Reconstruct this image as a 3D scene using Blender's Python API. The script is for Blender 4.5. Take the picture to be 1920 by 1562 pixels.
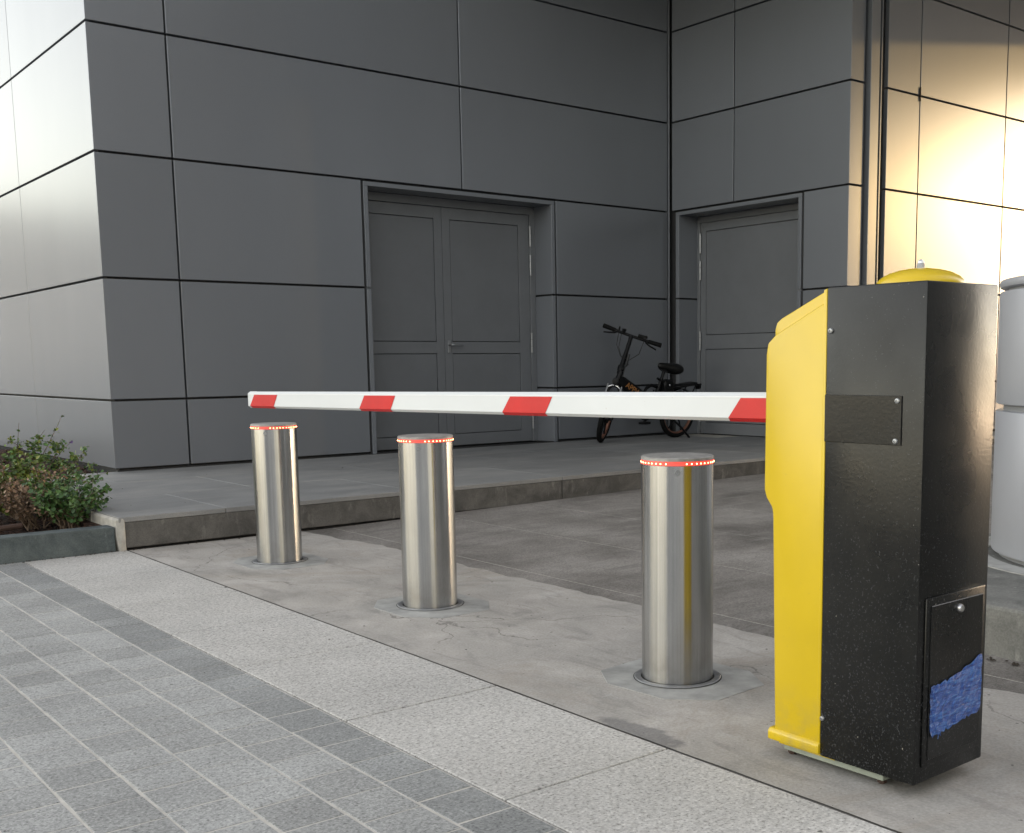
import bpy, bmesh, math, random
from mathutils import Vector, Matrix
R = math.radians
rnd = random.Random(7)
scene = bpy.context.scene
for o in list(bpy.data.objects): bpy.data.objects.remove(o)

# ------------------------------------------------------------------ camera
# right / down / forward axes of the camera (X runs along the main wall, Y into the building)
def cam_axes(y, p, r):
    cy, sy, cp, sp = math.cos(y), math.sin(y), math.cos(p), math.sin(p)
    f = Vector((cp*cy, cp*sy, sp)); rt = Vector((sy, -cy, 0)); up = rt.cross(f)
    cr, sr = math.cos(r), math.sin(r)
    return cr*rt + sr*up, cr*up - sr*rt, f
EYE = Vector((0, 0, 0.97))
RT, UP, FW = cam_axes(R(50.02409), R(-7.680917), R(-0.622249))
cam_data = bpy.data.cameras.new('camera')
cam = bpy.data.objects.new('camera', cam_data); scene.collection.objects.link(cam)
cam.matrix_world = Matrix(((RT.x, UP.x, -FW.x, EYE.x), (RT.y, UP.y, -FW.y, EYE.y), (RT.z, UP.z, -FW.z, EYE.z), (0, 0, 0, 1)))
cam_data.sensor_width = 36.0; cam_data.sensor_fit = 'HORIZONTAL'
cam_data.lens = 2097.24/1920*36
cam_data.shift_x = -(1108.34-960)/1920; cam_data.shift_y = (963.4-781)/1920
cam_data.clip_start = 0.02; cam_data.clip_end = 2000
scene.camera = cam

# ------------------------------------------------------------------ light
SUN_EL, SUN_AZ = R(7.6), R(-29.7)          # azimuth from +X
world = bpy.data.worlds.new('World'); scene.world = world; world.use_nodes = True
wt = world.node_tree; wt.nodes.clear()
sky = wt.nodes.new('ShaderNodeTexSky'); sky.sky_type = 'NISHITA'; sky.sun_disc = False
sky.sun_elevation = SUN_EL; sky.sun_rotation = R(90) - SUN_AZ
sky.air_density = 1.0; sky.dust_density = 0.3; sky.ozone_density = 1.5
bg = wt.nodes.new('ShaderNodeBackground'); bg.inputs['Strength'].default_value = 0.15
wo = wt.nodes.new('ShaderNodeOutputWorld')
hs = wt.nodes.new('ShaderNodeHueSaturation'); hs.inputs['Saturation'].default_value = 0.50      # thin high haze: pale sky
wt.links.new(sky.outputs[0], hs.inputs['Color']); wt.links.new(hs.outputs[0], bg.inputs[0]); wt.links.new(bg.outputs[0], wo.inputs[0])
sd = bpy.data.lights.new('sun', 'SUN'); sd.energy = 0.085; sd.angle = R(0.53); sd.color = (1.0, 0.72, 0.30)
sun = bpy.data.objects.new('sun', sd); scene.collection.objects.link(sun)
sdir = Vector((math.cos(SUN_EL)*math.cos(SUN_AZ), math.cos(SUN_EL)*math.sin(SUN_AZ), math.sin(SUN_EL)))
sun.rotation_euler = sdir.to_track_quat('Z', 'Y').to_euler(); sun.location = (20, -12, 12)
vs = scene.view_settings
vs.view_transform = 'Standard'; vs.look = 'None'; vs.gamma = 1.0; vs.use_curve_mapping = False
vs.exposure = 2.70
vs.use_white_balance = True; vs.white_balance_temperature = 7900; vs.white_balance_tint = 16   # camera balanced for open shade
scene.render.engine = 'CYCLES'

# ------------------------------------------------------------------ helpers
COL = scene.collection
class MB:
    """collects shapes (world coordinates) into one mesh"""
    def __init__(s): s.bm = bmesh.new()
    def poly(s, pts):
        return s.bm.faces.new([s.bm.verts.new(p) for p in pts])
    def box(s, x0, x1, y0, y1, z0, z1, bev=0.0, seg=1):
        b = bmesh.new()
        v = [b.verts.new((x, y, z)) for x in (x0, x1) for y in (y0, y1) for z in (z0, z1)]
        for f in ((0,1,3,2),(4,6,7,5),(0,4,5,1),(2,3,7,6),(0,2,6,4),(1,5,7,3)): b.faces.new([v[i] for i in f])
        return s._merge(b, bev, seg)
    def prism(s, pts, d, bev=0.0, seg=1, clean=True):
        """polygon pts (3d, planar) extruded along vector d"""
        b = bmesh.new(); d = Vector(d)
        lo = [b.verts.new(p) for p in pts]; hi = [b.verts.new(Vector(p)+d) for p in pts]
        n = len(pts)
        b.faces.new(lo[::-1]); b.faces.new(hi)
        for i in range(n): b.faces.new((lo[i], lo[(i+1) % n], hi[(i+1) % n], hi[i]))
        return s._merge(b, bev, seg)
    def _merge(s, b, bev=0, seg=1, mat=None):
        bmesh.ops.recalc_face_normals(b, faces=b.faces)
        if bev > 0:
            bmesh.ops.bevel(b, geom=list(b.edges), offset=bev, segments=seg, profile=0.5, affect='EDGES', clamp_overlap=True)
        if mat is not None: bmesh.ops.transform(b, matrix=mat, verts=b.verts)
        m = bpy.data.meshes.new('tmp'); b.to_mesh(m); b.free()
        s.bm.from_mesh(m); bpy.data.meshes.remove(m)
        return s
    def lathe(s, prof, c=(0,0,0), seg=48, mat=None, close=False):
        """profile [(r,z)...] spun around Z at c"""
        b = bmesh.new(); rings = []
        for r, z in prof:
            if r < 1e-6: rings.append([b.verts.new((0, 0, z))])
            else: rings.append([b.verts.new((r*math.cos(2*math.pi*i/seg), r*math.sin(2*math.pi*i/seg), z)) for i in range(seg)])
        pairs = list(zip(rings, rings[1:])) + ([(rings[-1], rings[0])] if close else [])
        for A, B in pairs:
            for i in range(seg):
                j = (i+1) % seg
                if len(A) == 1 and len(B) == 1: continue
                if len(A) == 1: b.faces.new((A[0], B[j], B[i]))
                elif len(B) == 1: b.faces.new((A[i], A[j], B[0]))
                else: b.faces.new((A[i], A[j], B[j], B[i]))
        M = Matrix.Translation(Vector(c))
        if mat is not None: M = M @ mat
        return s._merge(b, mat=M)
    def tube(s, pts, r, seg=10, caps=True):
        pts = [Vector(p) for p in pts]; b = bmesh.new(); rings = []
        rs = r if isinstance(r, (list, tuple)) else [r]*len(pts)
        ref = None
        for i, p in enumerate(pts):
            t = (pts[min(i+1, len(pts)-1)] - pts[max(i-1, 0)]).normalized()
            if ref is None: ref = t.orthogonal().normalized()
            ref = (ref - t*ref.dot(t)).normalized(); w = t.cross(ref)
            rings.append([b.verts.new(p + rs[i]*(math.cos(2*math.pi*k/seg)*ref + math.sin(2*math.pi*k/seg)*w)) for k in range(seg)])
        for A, B in zip(rings, rings[1:]):
            for k in range(seg): b.faces.new((A[k], A[(k+1) % seg], B[(k+1) % seg], B[k]))
        if caps: b.faces.new(rings[0][::-1]); b.faces.new(rings[-1])
        return s._merge(b)
    def build(s, name, mat, parent=None, origin=None, smooth=None, mesh_only=False):
        o0 = Vector(origin) if origin is not None else Vector((0, 0, 0))
        if parent is not None and origin is None: o0 = Vector(parent.get('_org', (0, 0, 0)))
        if o0.length: bmesh.ops.translate(s.bm, verts=s.bm.verts, vec=-o0)
        m = bpy.data.meshes.new(name); s.bm.to_mesh(m); s.bm.free()
        if mat: m.materials.append(mat)
        if smooth:
            m.shade_smooth()
            try: m.set_sharp_from_angle(angle=R(smooth))
            except Exception: pass
        if mesh_only: return m
        o = bpy.data.objects.new(name, m); COL.objects.link(o)
        if parent is not None:
            o.parent = parent; o['_org'] = list(o0)
        else: o.location = o0; o['_org'] = list(o0)
        return o
def thing(name, label, cat, loc, group=None):
    o = bpy.data.objects.new(name, None); COL.objects.link(o); o.location = loc; o.empty_display_size = 0.1
    o['label'] = label; o['category'] = cat; o['_org'] = list(loc)
    if group: o['group'] = group
    return o
def struct(o, kind='structure'):
    o['kind'] = kind; return o
def place(name, mesh, loc, parent=None, rot=(0,0,0), scale=None):
    o = bpy.data.objects.new(name, mesh); COL.objects.link(o)
    if parent is not None:
        o.parent = parent; loc = Vector(loc) - Vector(parent.get('_org', (0,0,0)))
    o.location = loc; o.rotation_euler = rot
    if scale: o.scale = scale
    return o
def copy_tree(o, parent=None):
    c = o.copy(); COL.objects.link(c); c.parent = parent
    for ch in list(o.children): copy_tree(ch, c)
    return c

# ------------------------------------------------------------------ materials
class NT:
    def __init__(s, name):
        s.m = bpy.data.materials.new(name); s.m.use_nodes = True; s.t = s.m.node_tree; s.t.nodes.clear()
        s.out = s.n('ShaderNodeOutputMaterial'); s.b = s.n('ShaderNodeBsdfPrincipled')
        s.t.links.new(s.b.outputs[0], s.out.inputs[0])
        g = s.n('ShaderNodeNewGeometry'); s.pos = g.outputs['Position']
    def n(s, t, **k):
        x = s.t.nodes.new(t)
        for a, v in k.items(): setattr(x, a, v)
        return x
    def set(s, sock, v):
        if isinstance(v, bpy.types.NodeSocket): s.t.links.new(v, sock)
        elif isinstance(v, (int, float)): sock.default_value = v
        else: sock.default_value = (*v, 1.0) if len(v) == 3 and sock.type == 'RGBA' else v
    def p(s, **k):
        names = {'col': 'Base Color', 'rough': 'Roughness', 'metal': 'Metallic', 'normal': 'Normal', 'ecol': 'Emission Color', 'estr': 'Emission Strength',
                 'coat': 'Coat Weight', 'crough': 'Coat Roughness', 'aniso': 'Anisotropic', 'arot': 'Anisotropic Rotation', 'tangent': 'Tangent', 'spec': 'Specular IOR Level', 'alpha': 'Alpha', 'trans': 'Transmission Weight', 'sss': 'Subsurface Weight'}
        for a, v in k.items(): s.set(s.b.inputs[names[a]], v)
        return s.m
    def scaled(s, sx, sy, sz, vec=None):
        x = s.n('ShaderNodeVectorMath', operation='MULTIPLY'); s.set(x.inputs[0], vec or s.pos); x.inputs[1].default_value = (sx, sy, sz); return x.outputs[0]
    def noise(s, scale, detail=3, rough=.55, vec=None, dist=0):
        x = s.n('ShaderNodeTexNoise'); s.set(x.inputs['Vector'], vec or s.pos)
        x.inputs['Scale'].default_value = scale; x.inputs['Detail'].default_value = detail; x.inputs['Roughness'].default_value = rough; x.inputs['Distortion'].default_value = dist
        return x.outputs['Fac']
    def voro(s, scale, feat='F1', vec=None, out='Distance'):
        x = s.n('ShaderNodeTexVoronoi', feature=feat); s.set(x.inputs['Vector'], vec or s.pos); x.inputs['Scale'].default_value = scale
        return x.outputs[out]
    def ramp(s, f, *stops):
        x = s.n('ShaderNodeValToRGB'); s.set(x.inputs[0], f); e = x.color_ramp.elements
        while len(e) < len(stops): e.new(0.5)
        for el, (p, c) in zip(e, stops):
            el.position = p; c = (c, c, c) if isinstance(c, (int, float)) else c; el.color = (*c, 1)
        return x.outputs[0]
    def rng(s, f, a, b, lo=0.0, hi=1.0):
        x = s.n('ShaderNodeMapRange'); s.set(x.inputs[0], f)
        for i, v in zip((1, 2, 3, 4), (lo, hi, a, b)): x.inputs[i].default_value = v
        return x.outputs[0]
    def mix(s, f, a, b, mode='MIX'):
        x = s.n('ShaderNodeMix', data_type='RGBA', blend_type=mode); s.set(x.inputs[0], f); s.set(x.inputs[6], a); s.set(x.inputs[7], b); return x.outputs[2]
    def math(s, op, a, b=0.0):
        x = s.n('ShaderNodeMath', operation=op); s.set(x.inputs[0], a); s.set(x.inputs[1], b); return x.outputs[0]
    def rand(s): return s.n('ShaderNodeObjectInfo').outputs['Random']
    def bump(s, h, strength=.3, dist=.01, normal=None):
        x = s.n('ShaderNodeBump'); x.inputs['Strength'].default_value = strength; x.inputs['Distance'].default_value = dist; s.set(x.inputs['Height'], h)
        if normal is not None: s.set(x.inputs['Normal'], normal)
        return x.outputs[0]
    def vcol(s, name='Col'): 
        x = s.n('ShaderNodeVertexColor'); x.layer_name = name; return x.outputs[0]

def granite(name, dark, mid, light, grain=150, stain=0.2, rand=.08, tint=1.0):
    t = NT(name)
    g = t.noise(grain, 2, .62); g2 = t.noise(grain*.45, 3, .6)
    c = t.ramp(g, (.34, dark), (.45, mid), (.55, mid), (.68, light))
    c = t.mix(.3, c, t.ramp(g2, (.36, dark), (.48, mid), (.64, light)))
    st = t.rng(t.noise(1.9, 6, .62, dist=.3), 1-stain, 1+stain*.5, .32, .68)
    rub = t.rng(t.noise(7, 4, .6), 1-stain*.5, 1+stain*.35, .3, .7)
    k = t.math('MULTIPLY', t.math('MULTIPLY', st, rub), t.rng(t.rand(), (1-rand)*tint, (1+rand)*tint))
    c = t.mix(1.0, c, k, 'MULTIPLY')
    c = t.mix(t.math('MULTIPLY', t.math('GREATER_THAN', t.noise(21, 3, .55), .74), .8), c, (.06, .055, .05))
    t.p(col=c, rough=t.rng(g2, .65, .85), normal=t.bump(g, .3, .003), spec=.3)
    return t.m

def m_panel():
    t = NT('panel_metallic_grey')
    tone = t.rng(t.rand(), .94, 1.06)
    grime = t.rng(t.noise(1.0, 3, .5, t.scaled(1.6, 1.6, .5)), .97, 1.03, .3, .7)
    c = t.mix(1.0, (.190, .203, .222), t.math('MULTIPLY', tone, grime), 'MULTIPLY')
    return t.p(col=c, rough=.25, metal=.28, normal=t.bump(t.noise(1.1, 0, .4), .03, .03), spec=.38)
def m_plain(name, col, rough=.6, metal=0.0, var=.08, scale=6, **k):
    t = NT(name); n = t.rng(t.noise(scale, 4, .6), 1-var, 1+var, .3, .7)
    t.p(col=t.mix(1.0, col, n, 'MULTIPLY'), rough=rough, metal=metal, **k); return t.m
def m_matt(name, col, rough, spec):
    t = NT(name); return t.p(col=col, rough=rough, spec=spec)
def m_emit(name, col, strength, base=(.1, .02, .02)):
    t = NT(name); return t.p(col=base, ecol=col, estr=strength, rough=.4)
def m_steel():
    t = NT('brushed_stainless_steel')
    tan = t.n('ShaderNodeTangent', direction_type='RADIAL', axis='Z')
    st = t.noise(60, 3, .6, t.scaled(1, 1, 12)); sm = t.noise(5, 4, .65, t.scaled(1, 1, .35))
    c = t.mix(t.rng(sm, 0, 1, .35, .7), (.50, .50, .49), (.40, .398, .39))
    ln = t.noise(1.0, 4, .7, t.scaled(70, 70, .5)); c = t.mix(1.0, c, t.rng(ln, .80, 1.16, .3, .7), 'MULTIPLY')
    dz = t.n('ShaderNodeSeparateXYZ'); t.set(dz.inputs[0], t.pos)
    dirt = t.math('MULTIPLY', t.rng(dz.outputs[2], 1, 0, 0.0, .14), t.rng(t.noise(25, 4), 0, 1, .35, .7))
    c = t.mix(t.math('MULTIPLY', dirt, .6), c, (.28, .26, .235))
    return t.p(col=c, metal=1.0, rough=t.rng(st, .20, .25, .3, .7), aniso=.88, arot=0.25, tangent=tan.outputs[0])
def m_black():
    t = NT('black_flecked_cabinet_paint')
    dz = t.n('ShaderNodeSeparateXYZ'); t.set(dz.inputs[0], t.pos); z = dz.outputs[2]
    fl = t.noise(210, 2, .5); band = t.rng(z, .63, .72, .15, .95)
    spots = t.math('GREATER_THAN', fl, band)
    big = t.math('GREATER_THAN', t.noise(75, 2, .5), .785)
    dust = t.rng(t.noise(6, 5, .65), 0, 1, .45, .75)
    c = t.mix(t.math('MULTIPLY', dust, .35), (.006, .0065, .0065), (.018, .0175, .016))
    c = t.mix(t.math('MULTIPLY', spots, .5), c, (.075, .077, .082))
    c = t.mix(big, c, (.25, .24, .21))
    orange = t.noise(120, 2, .5)
    return t.p(col=c, rough=t.rng(t.noise(4, 4), .22, .42, .3, .7), normal=t.bump(orange, .12, .002), spec=.32)
def m_yellow():
    t = NT('glossy_yellow_plastic')
    s = t.rng(t.noise(3.5, 4, .6), .93, 1.05, .3, .7)
    d = t.math('GREATER_THAN', t.noise(140, 3, .6), .70)
    c = t.mix(1.0, (.62, .42, .008), s, 'MULTIPLY'); c = t.mix(t.math('MULTIPLY', d, .25), c, (.35, .26, .06))
    sz = t.n('ShaderNodeSeparateXYZ'); t.set(sz.inputs[0], t.pos)
    low = t.math('MULTIPLY', t.rng(sz.outputs[2], 1, 0, .03, .20), t.rng(t.noise(16, 5, .7), 0, 1, .42, .72))
    c = t.mix(t.math('MULTIPLY', low, .55), c, (.30, .24, .11))
    scr = t.math('GREATER_THAN', t.noise(34, 4, .65, t.scaled(1, 7, .6), dist=.5), .735)
    c = t.mix(t.math('MULTIPLY', scr, .45), c, (.78, .66, .30))
    return t.p(col=c, rough=t.rng(t.noise(9, 3), .28, .42), coat=.25, crough=.2, normal=t.bump(t.noise(5, 1), .04, .02))
def m_concrete():
    t = NT('worn_dusty_concrete')
    a = t.noise(2.6, 8, .66, dist=.6); b = t.noise(9, 6, .7, dist=.4); f = t.noise(120, 3, .6)
    strk = t.noise(4, 6, .7, t.scaled(2.6, .8, 1), dist=.7)
    c = t.ramp(a, (.30, (.255, .243, .222)), (.46, (.345, .328, .302)), (.56, (.385, .362, .333)), (.72, (.47, .45, .42)))
    c = t.mix(t.rng(strk, 0, .5, .53, .66), c, (.215, .205, .19))
    c = t.mix(t.rng(t.noise(1.1, 7, .7, dist=1.2), 0, .7, .52, .66), c, (.30, .265, .225))
    c = t.mix(t.rng(b, 0, .5, .6, .72), c, (.43, .42, .40))
    c = t.mix(t.math('MULTIPLY', t.math('GREATER_THAN', t.noise(38, 2, .5), .735), .85), c, (.07, .065, .06))
    w = t.n('ShaderNodeVectorMath', operation='ADD'); nz = t.n('ShaderNodeTexNoise'); t.set(nz.inputs['Vector'], t.pos); nz.inputs['Scale'].default_value = 6; nz.inputs['Detail'].default_value = 5
    t.set(w.inputs[0], t.pos); sc = t.n('ShaderNodeVectorMath', operation='SCALE'); t.set(sc.inputs[0], nz.outputs['Color']); sc.inputs['Scale'].default_value = .22; t.set(w.inputs[1], sc.outputs[0])
    ce = t.voro(.9, 'DISTANCE_TO_EDGE', w.outputs[0])
    crk = t.math('MULTIPLY', t.math('LESS_THAN', ce, .0028), t.rng(t.noise(1.3, 2), 0, 1, .48, .56))
    c = t.mix(t.math('MULTIPLY', crk, .6), c, (.12, .112, .10))
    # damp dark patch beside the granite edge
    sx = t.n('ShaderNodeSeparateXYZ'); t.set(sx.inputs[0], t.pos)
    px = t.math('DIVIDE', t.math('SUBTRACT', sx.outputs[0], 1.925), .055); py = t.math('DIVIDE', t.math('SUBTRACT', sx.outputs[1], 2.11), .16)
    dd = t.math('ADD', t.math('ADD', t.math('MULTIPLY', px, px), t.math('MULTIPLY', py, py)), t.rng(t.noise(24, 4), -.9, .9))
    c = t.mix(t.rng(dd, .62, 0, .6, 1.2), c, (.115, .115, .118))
    c = t.mix(1.0, c, t.rng(f, .86, 1.12, .3, .7), 'MULTIPLY')
    return t.p(col=c, rough=.82, spec=.25, normal=t.bump(t.math('ADD', f, t.math('MULTIPLY', b, 2.0)), .3, .004))
def m_kerb(name, col, stain=(.05, .05, .047)):
    t = NT(name)
    a = t.noise(5, 7, .7, dist=.5); b = t.noise(14, 5, .65, t.scaled(1, 1, .35)); f = t.noise(150, 2, .6)
    c = t.mix(t.rng(a, 0, .9, .4, .62), col, stain)
    c = t.mix(t.rng(b, 0, .55, .6, .76), c, tuple(min(1, x*2.1+.03) for x in col))
    c = t.mix(1.0, c, t.rng(f, .85, 1.15, .3, .7), 'MULTIPLY')
    return t.p(col=c, rough=.78, spec=.25, normal=t.bump(a, .3, .01))
def m_drive():
    t = NT('exposed_aggregate_drive')
    v = t.voro(150, out='Color'); vd = t.voro(150); a = t.noise(1.4, 6, .62, dist=.4); h = t.noise(300, 2, .6)
    base = t.ramp(a, (.33, (.12, .111, .101)), (.47, (.185, .171, .156)), (.56, (.218, .203, .187)), (.7, (.265, .248, .228)))
    tr = t.noise(2.2, 5, .65, t.scaled(.35, 2.4, 1), dist=.3)
    base = t.mix(t.rng(tr, 0, .6, .53, .68), base, (.12, .112, .102))
    sep = t.n('ShaderNodeSeparateColor'); t.set(sep.inputs[0], v)
    c = t.mix(1.0, base, t.rng(sep.outputs[0], .78, 1.24), 'MULTIPLY')
    c = t.mix(1.0, c, t.rng(h, .8, 1.2, .3, .7), 'MULTIPLY')
    c = t.mix(t.rng(t.noise(5, 5, .6, t.scaled(.5, 1.6, 1)), 0, .5, .56, .7), c, (.29, .273, .252))
    return t.p(col=c, rough=.8, spec=.25, normal=t.bump(t.math('MULTIPLY', vd, -1), .25, .004))
def m_tile():
    t = NT('slate_grey_platform_tile')
    a = t.noise(1.7, 6, .65, t.scaled(1, 1.8, 1), dist=.5); f = t.noise(160, 3, .6); s = t.noise(3.2, 5, .6, t.scaled(.45, 2.2, 1))
    c = t.ramp(a, (.3, (.15, .153, .152)), (.5, (.20, .203, .20)), (.7, (.25, .247, .238)))
    c = t.mix(t.rng(s, 0, .5, .56, .7), c, (.255, .243, .222))
    c = t.mix(1.0, c, t.math('MULTIPLY', t.rng(f, .88, 1.12, .3, .7), t.rng(t.rand(), .92, 1.08)), 'MULTIPLY')
    return t.p(col=c, rough=t.rng(a, .5, .68), spec=.35, normal=t.bump(f, .15, .002))
def m_leafcol(name, rough=.5):
    t = NT(name); return t.p(col=t.vcol(), rough=rough, sss=.0, spec=.3)
def m_mulch():
    t = NT('bark_mulch'); v = t.voro(60, out='Color'); sep = t.n('ShaderNodeSeparateColor'); t.set(sep.inputs[0], v)
    c = t.ramp(sep.outputs[0], (.1, (.012, .008, .006)), (.5, (.05, .026, .019)), (.9, (.10, .055, .04)))
    return t.p(col=c, rough=.9, spec=.2, normal=t.bump(t.noise(45, 4, .7), .9, .03))
def m_tape():
    t = NT('torn_blue_film'); s = t.noise(30, 5, .7, t.scaled(1, 1, 9)); w = t.noise(8, 3, .6, t.scaled(1, 1, 3))
    c = t.ramp(s, (.38, (.008, .035, .17)), (.52, (.018, .085, .32)), (.70, (.08, .23, .48)))
    c = t.mix(t.rng(w, 0, .5, .55, .75), c, (.03, .12, .36))
    return t.p(col=c, rough=.4, normal=t.bump(s, .7, .004))
def m_stripe():
    t = NT('red_reflective_sticker'); n = t.rng(t.noise(7, 4, .6), .9, 1.06, .3, .7)
    return t.p(col=t.mix(1.0, (.60, .005, .006), n, 'MULTIPLY'), rough=.42, normal=t.bump(t.noise(220, 2), .05, .001))
def m_arm():
    t = NT('white_painted_arm'); n = t.rng(t.noise(4, 4, .6, t.scaled(1, .5, 1)), .95, 1.02, .3, .7)
    d = t.math('GREATER_THAN', t.noise(55, 3, .6), .74)
    c = t.mix(1.0, (.66, .685, .69), n, 'MULTIPLY'); c = t.mix(t.math('MULTIPLY', d, .3), c, (.45, .42, .38))
    return t.p(col=c, rough=.38)

MAT = dict(
    panel=m_panel(), back=m_plain('dark_joint_gasket', (.022, .022, .023), .8), door=m_plain('grey_door_paint', (.155, .164, .175), .5, .15, .05, 4),
    doorp=m_plain('grey_door_infill', (.148, .157, .168), .5, .15, .05, 4), reveal=m_panel(),
    hinge=m_plain('dull_zinc', (.30, .31, .32), .4, .8), steel=m_steel(), zinc=m_plain('bright_zinc_screw', (.62, .62, .62), .28, 1.0),
    cap=m_plain('dusty_cast_cap', (.34, .33, .315), .55, .35, .2, 40), rubber=m_plain('black_rubber', (.012, .012, .012), .65),
    collar=m_plain('grey_steel_collar', (.24, .245, .25), .5, .5, .2, 30), plate=m_plain('dusty_steel_plate', (.315, .315, .30), .75, .0, .28, 9),
    red_ring=m_emit('red_diffuser_ring', (1.0, .045, .035), .13, (.45, .12, .10)), led=m_emit('red_led', (1.0, .26, .11), 5.0),
    black=m_black(), yellow=m_yellow(), arm=m_arm(), stripe=m_stripe(), tape=m_tape(),
    plinth=m_plain('pale_green_base_plate', (.26, .29, .24), .6, 0, .2, 18), greycap=m_plain('arm_end_cap', (.75, .76, .77), .45),
    pave=granite('grey_paver_granite', (.13, .133, .13), (.33, .333, .322), (.52, .52, .50), 150, .16, .12),
    pave2=granite('dark_paver_granite', (.11, .113, .112), (.265, .272, .266), (.42, .425, .41), 150, .16, .10),
    band=granite('pale_flamed_granite', (.18, .174, .163), (.465, .452, .425), (.66, .645, .61), 135, .10, .04),
    grout=m_plain('sandy_grout', (.50, .475, .43), .9, 0, .15, 20), ground=m_plain('distant_paving', (.20, .20, .19), .85, 0, .15, .3),
    concrete=m_concrete(), drive=m_drive(), tile=m_tile(), kerb=m_kerb('dark_stone_kerb', (.118, .113, .105), (.062, .06, .056)),
    green_kerb=m_kerb('green_grey_planter_stone', (.105, .125, .125), (.055, .068, .07)), mortar=m_plain('pale_mortar', (.38, .36, .32), .85, 0, .2, 20),
    drum=m_plain('satin_grey_cladding', (.40, .41, .435), .42, .3, .03, 3), drumin=m_plain('recess_cladding', (.30, .305, .31), .45, .3, .03, 3),
    mulch=m_mulch(), leaf=m_leafcol('leaf'), twig=m_plain('brown_twig', (.10, .065, .04), .8), stick=m_plain('dark_branch', (.055, .03, .022), .85),
    bike=m_matt('black_bike_paint', (.004, .004, .0045), .45, .22), grip=m_matt('black_bike_rubber', (.005, .005, .005), .75, .15), rim=m_plain('copper_rim', (.20, .088, .06), .45, .4),
    chrome=m_plain('chrome', (.7, .7, .7), .2, 1.0), letter=m_plain('copper_lettering', (.36, .15, .045), .5), cable=m_plain('cable', (.010, .010, .010), .5),
    post=m_panel(), far=m_plain('far_render', (.36, .375, .40), .8), glass=m_plain('far_glass', (.03, .035, .04), .1),
    debris=m_plain('dark_litter', (.03, .022, .016), .9), seat=m_matt('saddle_vinyl', (.005, .005, .005), .4, .3))

# ================================================================== SETTING
b = MB(); b.poly([(-600, -600, -.03), (600, -600, -.03), (600, 600, -.03), (-600, 600, -.03)])
struct(b.build('ground', MAT['ground']))

def in_view(p, m=60):
    d = Vector(p) - EYE; z = d.dot(FW)
    if z < .1: return False
    u = 1108.34 + 2097.24*d.dot(RT)/z; v = 963.4 - 2097.24*d.dot(UP)/z
    return -m < u < 1920+m and -m < v < 1562+m

# -- paved forecourt: a grout bed with the single stones on it
b = MB(); b.box(-6, 1.385, -6, 6.145, -.026, -.0013)
paving = struct(b.build('pavement', MAT['grout']))
PW, PL = .1434, .1534
variants = []
for k in range(8):
    b = MB(); q = random.Random(k); j = lambda: q.uniform(-.0014, .0014)
    w, l = PW/2, PL/2
    b.prism([(-w+j(), -l+j(), -.02), (w+j(), -l+j(), -.02), (w+j(), l+j(), -.02), (-w+j(), l+j(), -.02)], (0, 0, .02), .0012)
    variants.append(b.build('paver', MAT['pave'], mesh_only=True))
dark_v = []
for m in variants:
    m2 = m.copy(); m2.materials[0] = MAT['pave2']; dark_v.append(m2)
far_b = MB(); n_pav = 0
for c in range(34):
    off = rnd.uniform(0, .16); x = 1.385-.0035-PW/2-.15*c
    r = 0; y = 6.14-off-PL/2
    while y > -4:
        zt = rnd.uniform(-.0003, .0007); rot = rnd.uniform(-.004, .004)
        if in_view((x, y, 0)):
            o = place('paver', rnd.choice(dark_v if c == 0 else variants), (x, y, zt), paving, (rnd.uniform(-.0025, .0025), rnd.uniform(-.0025, .0025), rot)); n_pav += 1
        elif y > -2 and x > -2.5:
            far_b.box(x-PW/2, x+PW/2, y-PL/2, y+PL/2, -.02, zt)
        y -= .1601
    if off > .04:                                   # cut stone against the kerb
        far_b.box(x-PW/2, x+PW/2, 6.14-off+.004, 6.14, -.02, 0)
o = far_b.build('paver', MAT['pave'], paving); o['kind'] = 'stuff'

# -- pale granite band
b = MB(); b.box(1.3852, 1.8998, -6, 6.145, -.026, -.006)
band = struct(b.build('granite_band', m_plain('dirty_grout', (.16, .15, .135), .9, 0, .2, 20)))
js = [6.14, 5.42, 4.66, 4.06, 3.45, 2.72, 1.97, 1.24, .52, -.2, -.92, -1.64, -2.36]
for y1, y0 in zip(js, js[1:]):
    b = MB(); b.box(1.391, 1.8955, y0+.0028, y1-.0028, -.02, .0012 + rnd.uniform(-.001, .001), .002); b.build('granite_slab', MAT['band'], band)

# -- concrete strip that the bollards stand in, ragged on the drive side
b = MB(); q = random.Random(3); ys = [6.13-.08*i for i in range(int(10/.08))]
edge = [(2.95+q.uniform(-.018, .018)+(.02 if y < 5.5 else -.05*(y-5.5)/.6), y) for y in ys]
b.bm.verts.ensure_lookup_table()
for (xa, ya), (xb, yb) in zip(edge, edge[1:]):
    if ya < -2.5: break
    ea, eb = 1.9005+.003*abs(math.sin(ya*37)*math.sin(ya*11+1)), 1.9005+.003*abs(math.sin(yb*37)*math.sin(yb*11+1))
    b.poly([(ea, ya, .001), (eb, yb, .001), (xb, yb, .001), (xa, ya, .001)])
bmesh.ops.remove_doubles(b.bm, verts=b.bm.verts, dist=1e-5)
bmesh.ops.recalc_face_normals(b.bm, faces=b.bm.faces)
struct(b.build('concrete_strip', MAT['concrete']))
b = MB(); b.box(1.8999, 3.3, -6, 6.14, -.029, -.0025); struct(b.build('strip_bed', m_plain('dirty_gap', (.13, .122, .11), .9)))

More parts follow.
